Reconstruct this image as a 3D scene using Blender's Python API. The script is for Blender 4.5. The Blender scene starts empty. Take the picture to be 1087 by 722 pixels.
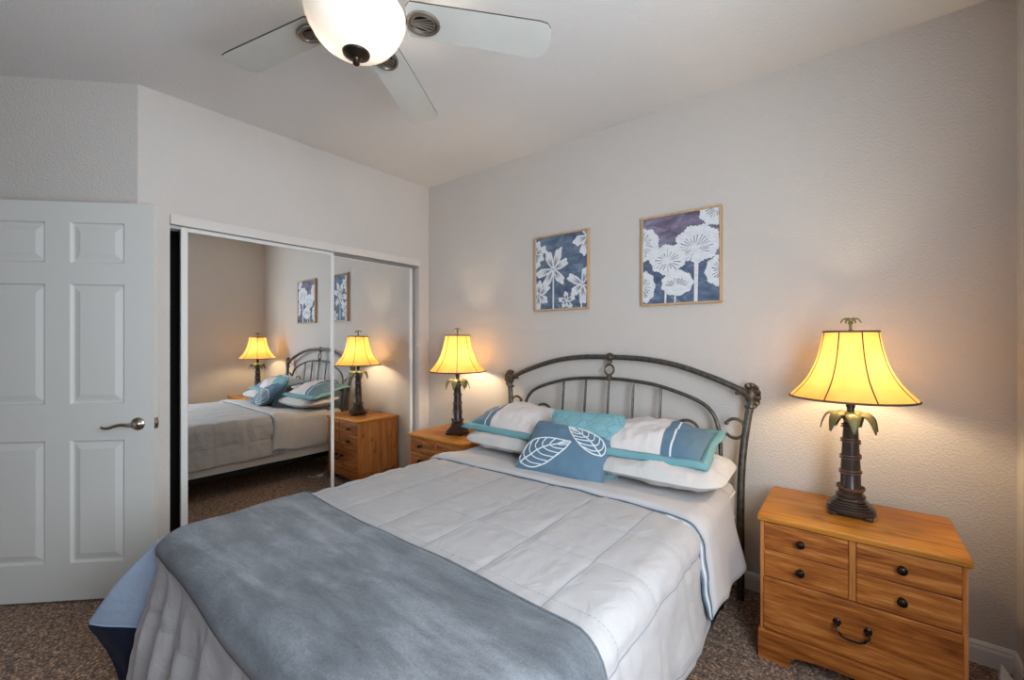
import bpy, bmesh, math, random
from mathutils import Vector, Matrix, noise
random.seed(7)
C = bpy.context.scene.collection
S = bpy.context.scene
PI = math.pi

# ------------------------------------------------------------------ camera, world, lights, exposure
cam_d = bpy.data.cameras.new('camera')
cam_d.sensor_width = 36.0
cam_d.lens = 453.0 / 1087 * 36.0
cam_d.clip_start = 0.02
cam = bpy.data.objects.new('camera', cam_d)
C.objects.link(cam)
cam.location = (3.06, 0, 1.341)
cam.rotation_euler = (PI / 2, 0, math.radians(38.6))
S.camera = cam

w = bpy.data.worlds.new('world')
S.world = w
w.use_nodes = True
w.node_tree.nodes['Background'].inputs[0].default_value = (0.55, 0.66, 0.85, 1)
w.node_tree.nodes['Background'].inputs[1].default_value = 1.0
S.view_settings.view_transform = 'Standard'
S.view_settings.look = 'None'
S.view_settings.gamma = 1
S.view_settings.use_curve_mapping = False
S.view_settings.exposure = 0.3
try:
    S.cycles.use_denoising = True
    S.cycles.max_bounces = 14
    S.cycles.diffuse_bounces = 8
    S.cycles.glossy_bounces = 6
    S.cycles.transmission_bounces = 8
    S.cycles.sample_clamp_indirect = 6
except Exception:
    pass

WINDOW_W, FRONT_W, FAN_W, LAMP_W = 60.0, 0.3, 16.0, 5.4
WARM = (1.0, 0.75, 0.45)

def area(name, loc, rot, sx, sy, power, col):
    d = bpy.data.lights.new(name, 'AREA')
    d.shape = 'RECTANGLE'; d.size = sx; d.size_y = sy
    d.energy = power; d.color = col
    o = bpy.data.objects.new(name, d)
    C.objects.link(o); o.location = loc; o.rotation_euler = rot
    return o
# daylight through the right window and an added front one (both outside the frame)
area('daylight_and_fill', (3.60, 0.46, 1.52), (0, PI / 2, 0), 1.30, 1.30, WINDOW_W, (0.78, 0.89, 1.0))
area('daylight_and_fill', (1.75, -1.12, 1.45), (PI / 2, 0, 0), 1.75, 1.25, FRONT_W, (0.90, 0.95, 1.0))  # weak fill at the added front window

def point(name, loc, power, col, r, parent=None):
    d = bpy.data.lights.new(name, 'POINT')
    d.energy = power; d.color = col; d.shadow_soft_size = r
    o = bpy.data.objects.new(name, d)
    C.objects.link(o); o.location = loc
    if parent: o.parent = parent
    return o

# ------------------------------------------------------------------ materials
def lin(c):
    return tuple(((v / 255) / 12.92 if v / 255 <= 0.04045 else ((v / 255 + 0.055) / 1.055) ** 2.4) for v in c) + (1,)

class N:
    """small node-tree writer"""
    def __init__(s, name):
        s.m = bpy.data.materials.new(name); s.m.use_nodes = True
        s.t = s.m.node_tree; s.b = s.t.nodes['Principled BSDF']
    def n(s, typ, **kw):
        x = s.t.nodes.new(typ)
        for k, v in kw.items(): setattr(x, k, v)
        return x
    def l(s, a, b): s.t.links.new(a, b)
    def coord(s, which='Object', scale=(1, 1, 1), rot=(0, 0, 0)):
        tc = s.n('ShaderNodeTexCoord'); mp = s.n('ShaderNodeMapping')
        mp.inputs['Scale'].default_value = scale; mp.inputs['Rotation'].default_value = rot
        s.l(tc.outputs[which], mp.inputs['Vector'])
        return mp.outputs[0]
    def noise(s, vec, scale, detail=3, rough=0.5, dist=0):
        x = s.n('ShaderNodeTexNoise'); s.l(vec, x.inputs['Vector'])
        x.inputs['Scale'].default_value = scale; x.inputs['Detail'].default_value = detail
        x.inputs['Roughness'].default_value = rough; x.inputs['Distortion'].default_value = dist
        return x.outputs[0]
    def math(s, op, a, b=None, c=None):
        x = s.n('ShaderNodeMath', operation=op)
        for i, v in enumerate((a, b, c)):
            if v is None: continue
            if isinstance(v, (int, float)): x.inputs[i].default_value = v
            else: s.l(v, x.inputs[i])
        return x.outputs[0]
    def ramp(s, fac, stops):
        x = s.n('ShaderNodeValToRGB'); s.l(fac, x.inputs[0])
        e = x.color_ramp.elements
        while len(e) < len(stops): e.new(0.5)
        for i, (p, c) in enumerate(stops):
            e[i].position = p; e[i].color = c if len(c) == 4 else lin(c)
        return x.outputs[0]
    def mix(s, fac, a, b):
        x = s.n('ShaderNodeMix', data_type='RGBA')
        if isinstance(fac, (int, float)): x.inputs[0].default_value = fac
        else: s.l(fac, x.inputs[0])
        for i, v in ((6, a), (7, b)):
            if isinstance(v, tuple): x.inputs[i].default_value = v
            else: s.l(v, x.inputs[i])
        return x.outputs[2]
    def bump(s, h, strength=0.3, dist=0.01, prev=None):
        x = s.n('ShaderNodeBump'); s.l(h, x.inputs['Height'])
        x.inputs['Strength'].default_value = strength; x.inputs['Distance'].default_value = dist
        if prev: s.l(prev, x.inputs['Normal'])
        s.l(x.outputs[0], s.b.inputs['Normal'])
        return x.outputs[0]
    def set(s, color=None, rough=None, metal=None, sheen=None, spec=None):
        if color is not None:
            if isinstance(color, tuple): s.b.inputs['Base Color'].default_value = color
            else: s.l(color, s.b.inputs['Base Color'])
        if rough is not None: s.b.inputs['Roughness'].default_value = rough
        if metal is not None: s.b.inputs['Metallic'].default_value = metal
        if sheen is not None: s.b.inputs['Sheen Weight'].default_value = sheen
        if spec is not None: s.b.inputs['Specular IOR Level'].default_value = spec
        return s.m

def plain(name, rgb, rough=0.5, metal=0.0, vary=0.0, vscale=20, bump=0.0, bscale=200, sheen=0.0, spec=0.5):
    n = N(name)
    col = lin(rgb)
    if vary:
        v = n.coord()
        f = n.noise(v, vscale, 4)
        dark = tuple(x * (1 - vary) for x in col[:3]) + (1,); lite = tuple(min(1, x * (1 + vary)) for x in col[:3]) + (1,)
        n.set(color=n.ramp(f, [(0.3, dark), (0.7, lite)]))
    else:
        n.set(color=col)
    if bump:
        n.bump(n.noise(n.coord(), bscale, 2), bump, 0.004)
    return n.set(rough=rough, metal=metal, sheen=sheen, spec=spec)

def wall_mat(name, rgb, strength, scale):
    n = N(name)
    v = n.coord('Object')
    big = n.noise(v, 1.3, 2)
    c = lin(rgb)
    n.set(color=n.ramp(big, [(0.3, tuple(x * 0.97 for x in c[:3]) + (1,)), (0.7, c)]), rough=0.75, spec=0.25)
    a = n.noise(v, scale, 2, 0.5, 0.15)
    h = n.ramp(a, [(0.38, (0, 0, 0, 1)), (0.62, (1, 1, 1, 1))])
    n.bump(h, strength, 0.004)
    return n.m
M = {}
M['wall'] = wall_mat('greige_wall_paint', (208, 200, 192), 0.36, 100)
M['wall_dark'] = wall_mat('bounce_darkened_paint', (112, 102, 92), 0.36, 100)  # greige darkened on unseen walls to cut light bouncing back
M['ceiling'] = wall_mat('ceiling_paint', (222, 219, 215), 0.28, 90)
M['trim'] = plain('white_trim_paint', (226, 222, 216), 0.4)
M['fascia'] = plain('closet_fascia_paint', (214, 206, 198), 0.5)
M['door'] = plain('white_door_paint', (214, 211, 204), 0.4, bump=0.03, bscale=300)
M['black'] = plain('black_void', (14, 14, 15), 0.9)
M['closet'] = plain('shaded_closet_wall', (60, 58, 56), 0.9)  # shade of the closed closet put into the wall colour

n = N('brown_carpet')
v = n.coord('Object')
f1 = n.noise(v, 85, 3, 0.75); f2 = n.noise(v, 30, 3, 0.6)
f = n.math('ADD', n.math('MULTIPLY', f1, 0.72), n.math('MULTIPLY', f2, 0.28))
n.set(color=n.ramp(f, [(0.40, (32, 17, 8)), (0.47, (106, 71, 46)), (0.54, (168, 126, 92)), (0.61, (226, 188, 152))]), rough=0.95, sheen=0.3, spec=0.1)
n.bump(f, 1.0, 0.03)
M['carpet'] = n.m

n = N('mirror_glass'); n.set(color=(0.92, 0.93, 0.92, 1), rough=0.0, metal=1.0); M['mirror'] = n.m
M['alu'] = plain('white_door_frame_metal', (224, 221, 216), 0.35)
M['chrome'] = plain('brushed_aluminium', (190, 190, 188), 0.3, 0.9)
M['nickel'] = plain('satin_nickel', (176, 166, 152), 0.28, 1.0)

def wood(name, a, b, c, axis=0):
    n = N(name)
    sc = [14, 14, 14]; sc[axis] = 1.1
    v = n.coord('Object', tuple(sc))
    g = n.noise(v, 1.6, 5, 0.6, 1.2)
    g2 = n.noise(n.coord('Object', tuple(x * 5 for x in sc)), 2.0, 3, 0.6)
    blotch = n.noise(n.coord('Object', tuple((3 if i != axis else 1) for i in range(3))), 1.7, 2)
    f = n.math('ADD', n.math('MULTIPLY', g, 0.50), n.math('ADD', n.math('MULTIPLY', g2, 0.28), n.math('MULTIPLY', blotch, 0.22)))
    col = n.ramp(f, [(0.36, a), (0.5, b), (0.62, c)])
    ks = [9, 9, 9]; ks[axis] = 5
    vo = n.n('ShaderNodeTexVoronoi'); vo.inputs['Scale'].default_value = 1.0
    n.l(n.coord('Object', tuple(ks)), vo.inputs['Vector'])
    k = n.ramp(vo.outputs['Distance'], [(0.05, (1, 1, 1, 1)), (0.17, (0, 0, 0, 1))])
    n.set(color=n.mix(n.math('MULTIPLY', k, 0.55), col, lin((92, 44, 22))), rough=0.42, spec=0.3)
    n.bump(g2, 0.06, 0.003)
    return n.m
M['pine'] = wood('honey_pine', (98, 46, 16), (168, 98, 43), (206, 138, 72))
M['pine_top'] = wood('honey_pine_top', (148, 82, 24), (188, 120, 42), (212, 146, 64))
M['pine_side'] = wood('honey_pine_side', (146, 86, 42), (190, 122, 64), (206, 144, 84), axis=2)
M['gap'] = plain('dark_wood_gap', (70, 38, 20), 0.7)
M['knob'] = plain('blackened_brass', (52, 46, 42), 0.28, 0.9)
M['iron'] = plain('antique_pewter_iron', (96, 92, 86), 0.42, 0.75, vary=0.35, vscale=40, bump=0.25, bscale=150)
M['casting'] = plain('bronzed_casting', (98, 84, 70), 0.45, 0.7, vary=0.4, vscale=60)
M['darkmetal'] = plain('dark_steel', (32, 31, 31), 0.5, 0.6)
M['bronze'] = plain('dark_bronze', (66, 56, 48), 0.35, 0.9)
M['brushed'] = plain('brushed_nickel_bracket', (150, 140, 128), 0.35, 0.9)
M['blade'] = plain('grey_washed_blade', (186, 184, 176), 0.45, vary=0.05, vscale=6)
M['bladeedge'] = plain('dark_blade_edge', (70, 62, 54), 0.6)

def glowing(name, rgb, transl, rough=0.4):
    n = N(name)
    n.set(color=lin(rgb), rough=rough)
    tr = n.n('ShaderNodeBsdfTranslucent'); tr.inputs[0].default_value = lin(rgb)
    mx = n.n('ShaderNodeMixShader'); mx.inputs[0].default_value = transl
    n.l(n.b.outputs[0], mx.inputs[1]); n.l(tr.outputs[0], mx.inputs[2])
    n.l(mx.outputs[0], n.t.nodes['Material Output'].inputs[0])
    return n
bw = glowing('frosted_glass', (226, 220, 211), 0.029, 0.25)
[x for x in bw.t.nodes if x.type == 'BSDF_TRANSLUCENT'][0].inputs[0].default_value = lin((158, 148, 136))
M['bowl'] = bw.m
sh = glowing('parchment_shade', (238, 214, 160), 0.88, 0.6)
vv = sh.noise(sh.coord(), 9, 4)
tr = [x for x in sh.t.nodes if x.type == 'BSDF_TRANSLUCENT'][0]
cc = sh.ramp(vv, [(0.3, (232, 206, 150)), (0.7, (244, 224, 176))])
sh.l(cc, tr.inputs[0]); sh.l(cc, sh.b.inputs['Base Color'])
M['shade'] = sh.m
M['shaderib'] = plain('brown_shade_trim', (92, 70, 52), 0.7)
M['lampwood'] = plain('dark_espresso_column', (58, 44, 38), 0.3, 0.1, vary=0.3, vscale=30)
M['vine'] = plain('brown_rattan_wrap', (104, 72, 50), 0.5, vary=0.25, vscale=50)
M['palm'] = plain('aged_green_gold_leaf', (116, 112, 72), 0.5, 0.2, vary=0.25, vscale=30)
M['cord'] = plain('brown_cord', (80, 62, 50), 0.6)
M['whitecord'] = plain('white_cord', (205, 200, 192), 0.5)
M['blackcord'] = plain('black_cord', (24, 24, 25), 0.5)
def emitter(name, col, strength):
    n = N(name); n.set(color=(0.9, 0.9, 0.9, 1))
    n.b.inputs['Emission Color'].default_value = col + (1,); n.b.inputs['Emission Strength'].default_value = strength
    return n.m
M['bulb'] = emitter('lit_lamp_bulb', WARM, LAMP_W / (PI * .0090))
M['fan_bulb'] = emitter('lit_fan_bulb', (1.0, .93, .82), FAN_W / (PI * .0099))
M['paper'] = plain('white_paper', (235, 233, 228), 0.7)

# fabrics
CELL = 0.253
def fabric(name, rgb, seams=False, wr=0.35, sheen=0.15, vary=0.03):
    n = N(name)
    v = n.coord('Object')
    c = lin(rgb)
    f = n.noise(v, 5, 3)
    col = n.ramp(f, [(0.3, tuple(x * (1 - vary) for x in c[:3]) + (1,)), (0.7, c)])
    wrk = n.noise(n.coord('Object', (1, 1, 1)), 9, 4, 0.55, 0.8)
    wv = n.noise(v, 420, 2)
    if seams:
        uv = n.n('ShaderNodeUVMap'); uv.uv_map = 'cloth'
        sp = n.n('ShaderNodeSeparateXYZ'); n.l(uv.outputs[0], sp.inputs[0])
        def line(o, wdt):
            fr = n.math('FRACT', n.math('DIVIDE', o, CELL))
            d = n.math('MULTIPLY', n.math('MINIMUM', fr, n.math('SUBTRACT', 1.0, fr)), CELL)
            return n.math('LESS_THAN', d, wdt)
        lx = line(sp.outputs[0], 0.0021)
        dash = n.math('GREATER_THAN', n.math('FRACT', n.math('MULTIPLY', sp.outputs[0], 70)), 0.35)
        ly = n.math('MULTIPLY', n.math('MULTIPLY', line(sp.outputs[1], 0.0016), dash), 0.7)
        col = n.mix(n.math('MULTIPLY', n.math('MAXIMUM', lx, ly), 0.8), col, lin((120, 124, 134)))
    n.set(color=col, rough=0.75, sheen=sheen, spec=0.2)
    p = n.bump(wrk, wr, 0.02)
    n.bump(wv, 0.08, 0.002, p)
    return n.m
M['comforter'] = fabric('pale_quilted_cotton', (172, 167, 165), True, 0.5)
M['flap'] = fabric('pale_cotton_reverse', (186, 181, 179), False, 0.22)
M['sheet'] = fabric('white_cotton', (200, 196, 192), False, 0.55)
M['mattress'] = fabric('white_mattress_ticking', (222, 214, 202), False, 0.15)
M['steel'] = fabric('steel_blue_cotton', (92, 119, 138), False, 0.35, 0.1)
M['bluelight'] = fabric('light_blue_cotton', (146, 158, 176), False, 0.4)
M['navy'] = fabric('navy_cotton', (22, 26, 46), False, 0.3, 0.05)
M['bluegrey'] = fabric('blue_grey_leaf_border', (142, 164, 180), False, 0.5)
M['tealtrim'] = fabric('teal_trim_cotton', (112, 160, 166), False, 0.3, 0.1)
M['shamwhite'] = fabric('cream_sham_cotton', (218, 209, 204), False, 0.5)
M['stitch'] = plain('white_embroidery', (222, 224, 224), 0.8)
M['greytrim'] = plain('grey_blue_piping', (82, 92, 106), 0.8)
n = N('teal_quilted_cotton')
v = n.coord('Object')
wv = n.n('ShaderNodeTexVoronoi', feature='DISTANCE_TO_EDGE'); wv.inputs['Scale'].default_value = 14
n.l(n.coord('Object', (1, 1.8, 1)), wv.inputs['Vector'])
st = n.n('ShaderNodeTexWave'); st.inputs['Scale'].default_value = 26; st.inputs['Distortion'].default_value = 3
n.l(n.coord('Object', (1, 1, 1), (0, 0, 0.8)), st.inputs['Vector'])
e = n.ramp(wv.outputs['Distance'], [(0.0, (0, 0, 0, 1)), (0.05, (1, 1, 1, 1))])
h = n.math('ADD', n.math('MULTIPLY', e, 0.6), n.math('MULTIPLY', st.outputs['Fac'], 0.4))
n.set(color=n.ramp(h, [(0.1, (88, 138, 146)), (0.9, (124, 170, 176))]), rough=0.7, sheen=0.1)
n.bump(h, 0.5, 0.008)
M['teal'] = n.m

n = N('grey_plush_fleece')
v = n.coord('Object', (1.0, 5.5, 3.0), (0, 0, 0.12))
a = n.noise(v, 1.6, 4, 0.6, 0.6)
b = n.noise(n.coord('Object'), 160, 3, 0.7)
c2 = n.noise(n.coord('Object', (1, 2, 1)), 7, 4, 0.6, 0.5)
f = n.math('ADD', n.math('MULTIPLY', a, 0.5), n.math('ADD', n.math('MULTIPLY', b, 0.2), n.math('MULTIPLY', c2, 0.3)))
n.set(color=n.ramp(f, [(0.36, (74, 76, 80)), (0.5, (101, 104, 108)), (0.64, (136, 139, 143))]), rough=0.95, sheen=0.2, spec=0.1)
p = n.bump(b, 0.35, 0.006); n.bump(a, 0.25, 0.02, p)
M['fleece'] = n.m

def paint(name, stops, sc=(6, 6, 6)):
    n = N(name)
    f = n.noise(n.coord('Object', sc), 1.6, 5, 0.65, 0.7)
    n.set(color=n.ramp(f, stops), rough=0.7)
    return n
M['art_blue'] = paint('blue_watercolour', [(0.32, (70, 78, 104)), (0.5, (92, 106, 128)), (0.66, (122, 140, 156))], (6, 6, 11)).m
n = N('purple_blue_watercolour')
f = n.noise(n.coord('Object', (5, 5, 11)), 1.6, 5, 0.65, 0.7)
sp = n.n('ShaderNodeSeparateXYZ'); n.l(n.coord('Object'), sp.inputs[0])
up = n.ramp(f, [(0.32, (88, 74, 92)), (0.5, (112, 102, 124)), (0.68, (150, 142, 162))])
dn = n.ramp(f, [(0.32, (70, 80, 104)), (0.5, (90, 106, 130)), (0.68, (128, 146, 164))])
fz = n.ramp(n.math('ADD', n.math('MULTIPLY', sp.outputs[2], 2.2), n.math('MULTIPLY', f, 0.5)), [(0.05, (0, 0, 0, 1)), (0.55, (1, 1, 1, 1))])
n.set(color=n.mix(fz, dn, up), rough=0.7)
M['art_purple'] = n.m
M['petal'] = paint('white_brushed_paint', [(0.3, (206, 208, 212)), (0.6, (228, 228, 228))], (20, 20, 40)).m
M['petaldark'] = plain('slate_brush_strokes', (104, 112, 128), 0.7)
M['plumdark'] = plain('plum_brush_strokes', (104, 98, 116), 0.7)
M['oak'] = wood('light_oak_frame', (172, 138, 98), (196, 162, 122), (206, 176, 138), axis=2)

# ------------------------------------------------------------------ mesh helpers
def obj(name, bm, mats, parent=None, smooth=True, loc=(0, 0, 0), rot=None):
    me = bpy.data.meshes.new(name)
    bm.normal_update()
    bm.to_mesh(me); bm.free()
    for m in (mats if isinstance(mats, (list, tuple)) else [mats]):
        me.materials.append(M[m] if isinstance(m, str) else m)
    if smooth:
        for p in me.polygons: p.use_smooth = True
        try: me.set_sharp_from_angle(angle=math.radians(38))
        except Exception: pass
    o = bpy.data.objects.new(name, me)
    C.objects.link(o); o.location = loc
    if rot: o.rotation_euler = rot
    if parent: o.parent = parent
    return o

def thing(name, label, cat, loc=(0, 0, 0), rotz=0, group=None):
    o = bpy.data.objects.new(name, None); C.objects.link(o)
    o.empty_display_size = 0.1
    o.location = loc; o.rotation_euler = (0, 0, rotz)
    return tag(o, label, cat, group)

def tag(o, label, cat, group=None):
    o['label'] = label; o['category'] = cat
    if group: o['group'] = group
    return o

def struct(name, bm, m, label=None, parent=None, smooth=False):
    o = obj(name, bm, m, parent, smooth)
    if not parent: o['kind'] = 'structure'
    if label: o['label'] = label
    return o

def dup(root, name_loc, rotz, label):
    r = root.copy(); C.objects.link(r); r.location = name_loc; r.rotation_euler = (0, 0, rotz); r['label'] = label
    for ch in list(root.children):
        c = ch.copy(); C.objects.link(c); c.parent = r
        for g in ch.children:
            d = g.copy(); C.objects.link(d); d.parent = c
    return r

def box(bm, x0, x1, y0, y1, z0, z1, bev=0.0, mi=0, seg=2):
    vs = [bm.verts.new((x, y, z)) for x in (x0, x1) for y in (y0, y1) for z in (z0, z1)]
    fs = [bm.faces.new([vs[i] for i in q]) for q in ((0, 1, 3, 2), (4, 6, 7, 5), (0, 4, 5, 1), (2, 3, 7, 6), (0, 2, 6, 4), (1, 5, 7, 3))]
    for f in fs: f.material_index = mi
    if bev > 0:
        es = list({e for f in fs for e in f.edges})
        r = bmesh.ops.bevel(bm, geom=es, offset=bev, segments=seg, affect='EDGES', profile=0.5)
        for f in r['faces']: f.material_index = mi
    return vs

def quad_box(bm, pts, z0, z1, mi=0):
    """vertical prism over a ground polygon"""
    a = [bm.verts.new((x, y, z0)) for x, y in pts]; b = [bm.verts.new((x, y, z1)) for x, y in pts]
    k = len(pts)
    fs = [bm.faces.new(a[::-1]), bm.faces.new(b)] + [bm.faces.new((a[i], a[(i + 1) % k], b[(i + 1) % k], b[i])) for i in range(k)]
    for f in fs: f.material_index = mi

def spline(pts, per=8):
    P = [Vector(p) for p in pts]
    if len(P) < 3: return P
    Q = [2 * P[0] - P[1]] + P + [2 * P[-1] - P[-2]]
    out = []
    for i in range(1, len(Q) - 2):
        p0, p1, p2, p3 = Q[i - 1:i + 3]
        for k in range(per):
            t = k / per
            out.append(0.5 * ((2 * p1) + (p2 - p0) * t + (2 * p0 - 5 * p1 + 4 * p2 - p3) * t * t + (3 * p1 - p0 - 3 * p2 + p3) * t ** 3))
    out.append(P[-1])
    return out

def tube(bm, pts, r, seg=10, cap=True, closed=False, mi=0):
    P = [Vector(p) for p in pts]
    k = len(P)
    rf = r if callable(r) else (lambda t: r)
    T = []
    for i in range(k):
        a = P[(i - 1) % k] if (closed or i > 0) else P[i]
        b = P[(i + 1) % k] if (closed or i < k - 1) else P[i]
        T.append((b - a).normalized())
    up = Vector((0, 0, 1)) if abs(T[0].z) < 0.9 else Vector((1, 0, 0))
    nrm = (up - T[0] * up.dot(T[0])).normalized()
    rings = []
    for i in range(k):
        nrm = (nrm - T[i] * nrm.dot(T[i])).normalized()
        bn = T[i].cross(nrm)
        rr = rf(i / max(1, k - 1))
        rings.append([bm.verts.new(P[i] + (nrm * math.cos(2 * PI * j / seg) + bn * math.sin(2 * PI * j / seg)) * rr) for j in range(seg)])
    for i in range(k if closed else k - 1):
        A, B = rings[i], rings[(i + 1) % k]
        for j in range(seg):
            f = bm.faces.new((A[j], A[(j + 1) % seg], B[(j + 1) % seg], B[j])); f.material_index = mi
    if cap and not closed:
        f = bm.faces.new(rings[0][::-1]); f.material_index = mi
        f = bm.faces.new(rings[-1]); f.material_index = mi

def lathe(bm, prof, seg=32, c=(0, 0), mi=0, power=None, rot=0):
    """prof: (r, z) from one end to the other; power gives a squarish plan"""
    rings = []
    for r, z in prof:
        if r < 1e-5:
            rings.append([bm.verts.new((c[0], c[1], z))]); continue
        ring = []
        for j in range(seg):
            a = 2 * PI * j / seg
            q = 1.0
            if power: q = (abs(math.cos(a)) ** power + abs(math.sin(a)) ** power) ** (-1 / power)
            ring.append(bm.verts.new((c[0] + r * q * math.cos(a + rot), c[1] + r * q * math.sin(a + rot), z)))
        rings.append(ring)
    for A, B in zip(rings, rings[1:]):
        for j in range(seg):
            if len(A) == 1 and len(B) == 1: continue
            if len(A) == 1: f = bm.faces.new((A[0], B[j], B[(j + 1) % seg]))
            elif len(B) == 1: f = bm.faces.new((A[j], A[(j + 1) % seg], B[0]))
            else: f = bm.faces.new((A[j], A[(j + 1) % seg], B[(j + 1) % seg], B[j]))
            f.material_index = mi
    return rings

def ball(bm, c, rx, ry, rz, seg=12, mi=0, mat=None):
    r = bmesh.ops.create_uvsphere(bm, u_segments=seg, v_segments=max(6, seg // 2), radius=1)
    m = Matrix.Translation(c) @ (mat or Matrix.Identity(4)) @ Matrix.Diagonal((rx, ry, rz, 1))
    bmesh.ops.transform(bm, matrix=m, verts=r['verts'])
    for v in r['verts']:
        for f in v.link_faces: f.material_index = mi

def grid(bm, nu, nv, fn, mi=None, uvl=None):
    """fn(i, j) -> (pos, uv)"""
    V = [[None] * (nv + 1) for _ in range(nu + 1)]; UV = {}
    for i in range(nu + 1):
        for j in range(nv + 1):
            p, uv = fn(i / nu, j / nv)
            V[i][j] = bm.verts.new(p); UV[V[i][j]] = uv
    for i in range(nu):
        for j in range(nv):
            f = bm.faces.new((V[i][j], V[i + 1][j], V[i + 1][j + 1], V[i][j + 1]))
            if mi: f.material_index = mi((i + 0.5) / nu, (j + 0.5) / nv)
            if uvl:
                for lp in f.loops: lp[uvl].uv = UV[lp.vert]
    return V

BM = bmesh.new

# ------------------------------------------------------------------ room shell
XR, YB, YF, ZC = 3.575, 2.60, -1.10, 2.742
DX, DY = 0.0, 0.548            # outside corner where the closet wall meets the angled wall
b = BM(); box(b, -0.95, XR + .12, YF - .12, YB + .12, -0.06, 0.0); struct('floor', b, 'carpet', 'brown shag carpet floor')
b = BM(); box(b, -0.95, XR + .12, YF - .12, YB + .12, ZC, ZC + .08); struct('ceiling', b, 'ceiling', 'pale grey textured ceiling')
b = BM(); box(b, -0.95, XR + .12, YB, YB + .12, 0, ZC); struct('wall_back', b, 'wall', 'greige wall behind the headboard')
# right wall with a window opening beside the camera
b = BM()
wy0, wy1, wz0, wz1 = -0.24, 1.16, 0.84, 2.20
box(b, XR, XR + .12, wy1, YB, 0, ZC); box(b, XR, XR + .12, YF, wy0, 0, ZC)
box(b, XR, XR + .12, wy0, wy1, 0, wz0); box(b, XR, XR + .12, wy0, wy1, wz1, ZC)
struct('wall_right', b, 'wall', 'greige side wall by the second nightstand')
b = BM()
for y in (wy0, (wy0 + wy1) / 2 - .02, wy1 - .04): box(b, XR + .055, XR + .10, y, y + .04, wz0, wz1)
for z in (wz0, wz1 - .04): box(b, XR + .055, XR + .10, wy0, wy1, z, z + .04)
struct('window_1', b, 'trim')
# front wall (behind the camera) with an added window, put in to light the room
b = BM()
fx0, fx1, fz0, fz1 = 0.85, 2.65, 0.80, 2.10
box(b, -0.95, fx0, YF - .12, YF, 0, ZC); box(b, fx1, XR + .12, YF - .12, YF, 0, ZC)
box(b, fx0, fx1, YF - .12, YF, 0, fz0); box(b, fx0, fx1, YF - .12, YF, fz1, ZC)
struct('wall_front', b, 'wall_dark')
b = BM()
for x in (fx0, (fx0 + fx1) / 2 - .02, fx1 - .04): box(b, x, x + .04, YF - .10, YF - .055, fz0, fz1)
for z in (fz0, fz1 - .04): box(b, fx0, fx1, YF - .10, YF - .055, z, z + .04)
struct('added_window', b, 'trim')
# closet wall (X = 0) with an opening
OY0, OY1, OZ = 0.689, 2.487, 2.03
b = BM()
quad_box(b, [(DX, DY), (DX, OY0), (-.11, OY0), (-.11, DY + .04)], 0, ZC)
box(b, -.11, 0, OY1, YB, 0, ZC)
box(b, -.11, 0, OY0, OY1, OZ, ZC)
struct('wall_left', b, 'wall', 'greige wall with the mirrored closet opening')
# angled wall behind the open door
b = BM()
quad_box(b, [(0, DY), (-.11, DY), (-.72, -0.062), (-.62, -0.072)], 0, ZC)
struct('wall_diagonal', b, 'wall', 'angled grey wall above the open white door')
b = BM()
quad_box(b, [(-.62, -0.072), (-.72, -0.08), (.15, -1.1), (.28, -1.0)], 0, ZC)
struct('wall_entry', b, 'wall_dark')
# closet interior
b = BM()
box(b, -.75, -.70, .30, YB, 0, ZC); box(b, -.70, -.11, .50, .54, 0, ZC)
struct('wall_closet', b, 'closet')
# sliding door header, tracks
b = BM(); box(b, 0.0, .018, OY0, OY1, 2.006, 2.064, 0.002)
struct('trim_header', b, 'fascia', 'pale fascia board above the mirrored closet doors')
b = BM()
for x0 in (-.0425, -.0865): box(b, x0 - .012, x0 - .009, OY0, OY1, 1.99, OZ); box(b, x0 + .019, x0 + .022, OY0, OY1, 1.99, OZ)
box(b, -.11, -.01, OY0, OY1, 2.022, OZ)
struct('trim_track', b, 'chrome')
b = BM(); box(b, -.10, -.004, OY0, OY1, 0.0, .012); struct('trim_floor_track', b, 'chrome')

def mirror_door(name, x, y0, y1, sl, sr, label, yaw=0):
    """frame as the door's own mesh, the glass a part; x is the glass plane"""
    b = BM()
    z0, z1 = .014, 2.004
    cy = (y0 + y1) / 2; h = (y1 - y0) / 2
    box(b, -.016, .010, -h, -h + sl, z0, z1, .003); box(b, -.016, .010, h - sr, h, z0, z1, .003)
    box(b, -.016, .008, -h + sl, h - sr, z1 - .022, z1, .002); box(b, -.016, .008, -h + sl, h - sr, z0, z0 + .035, .002)
    o = obj(name, b, 'alu', None, False, (x, cy, 0), (0, 0, yaw))
    o['kind'] = 'structure'; o['label'] = label
    g = BM(); box(g, -.010, 0.0, -h + sl - .003, h - sr + .003, z0 + .03, z1 - .018)
    gl = obj('mirror', g, 'mirror', o, False); gl['label'] = 'full-height mirror glass'
    return o
mirror_door('door_2', -.022, .743, 1.688, .034, .020, 'mirrored sliding closet door beside the black gap')
mirror_door('door_3', -.066, 1.535, 2.461, .016, .022, 'mirrored sliding closet door nearest the bedside corner')

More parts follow.
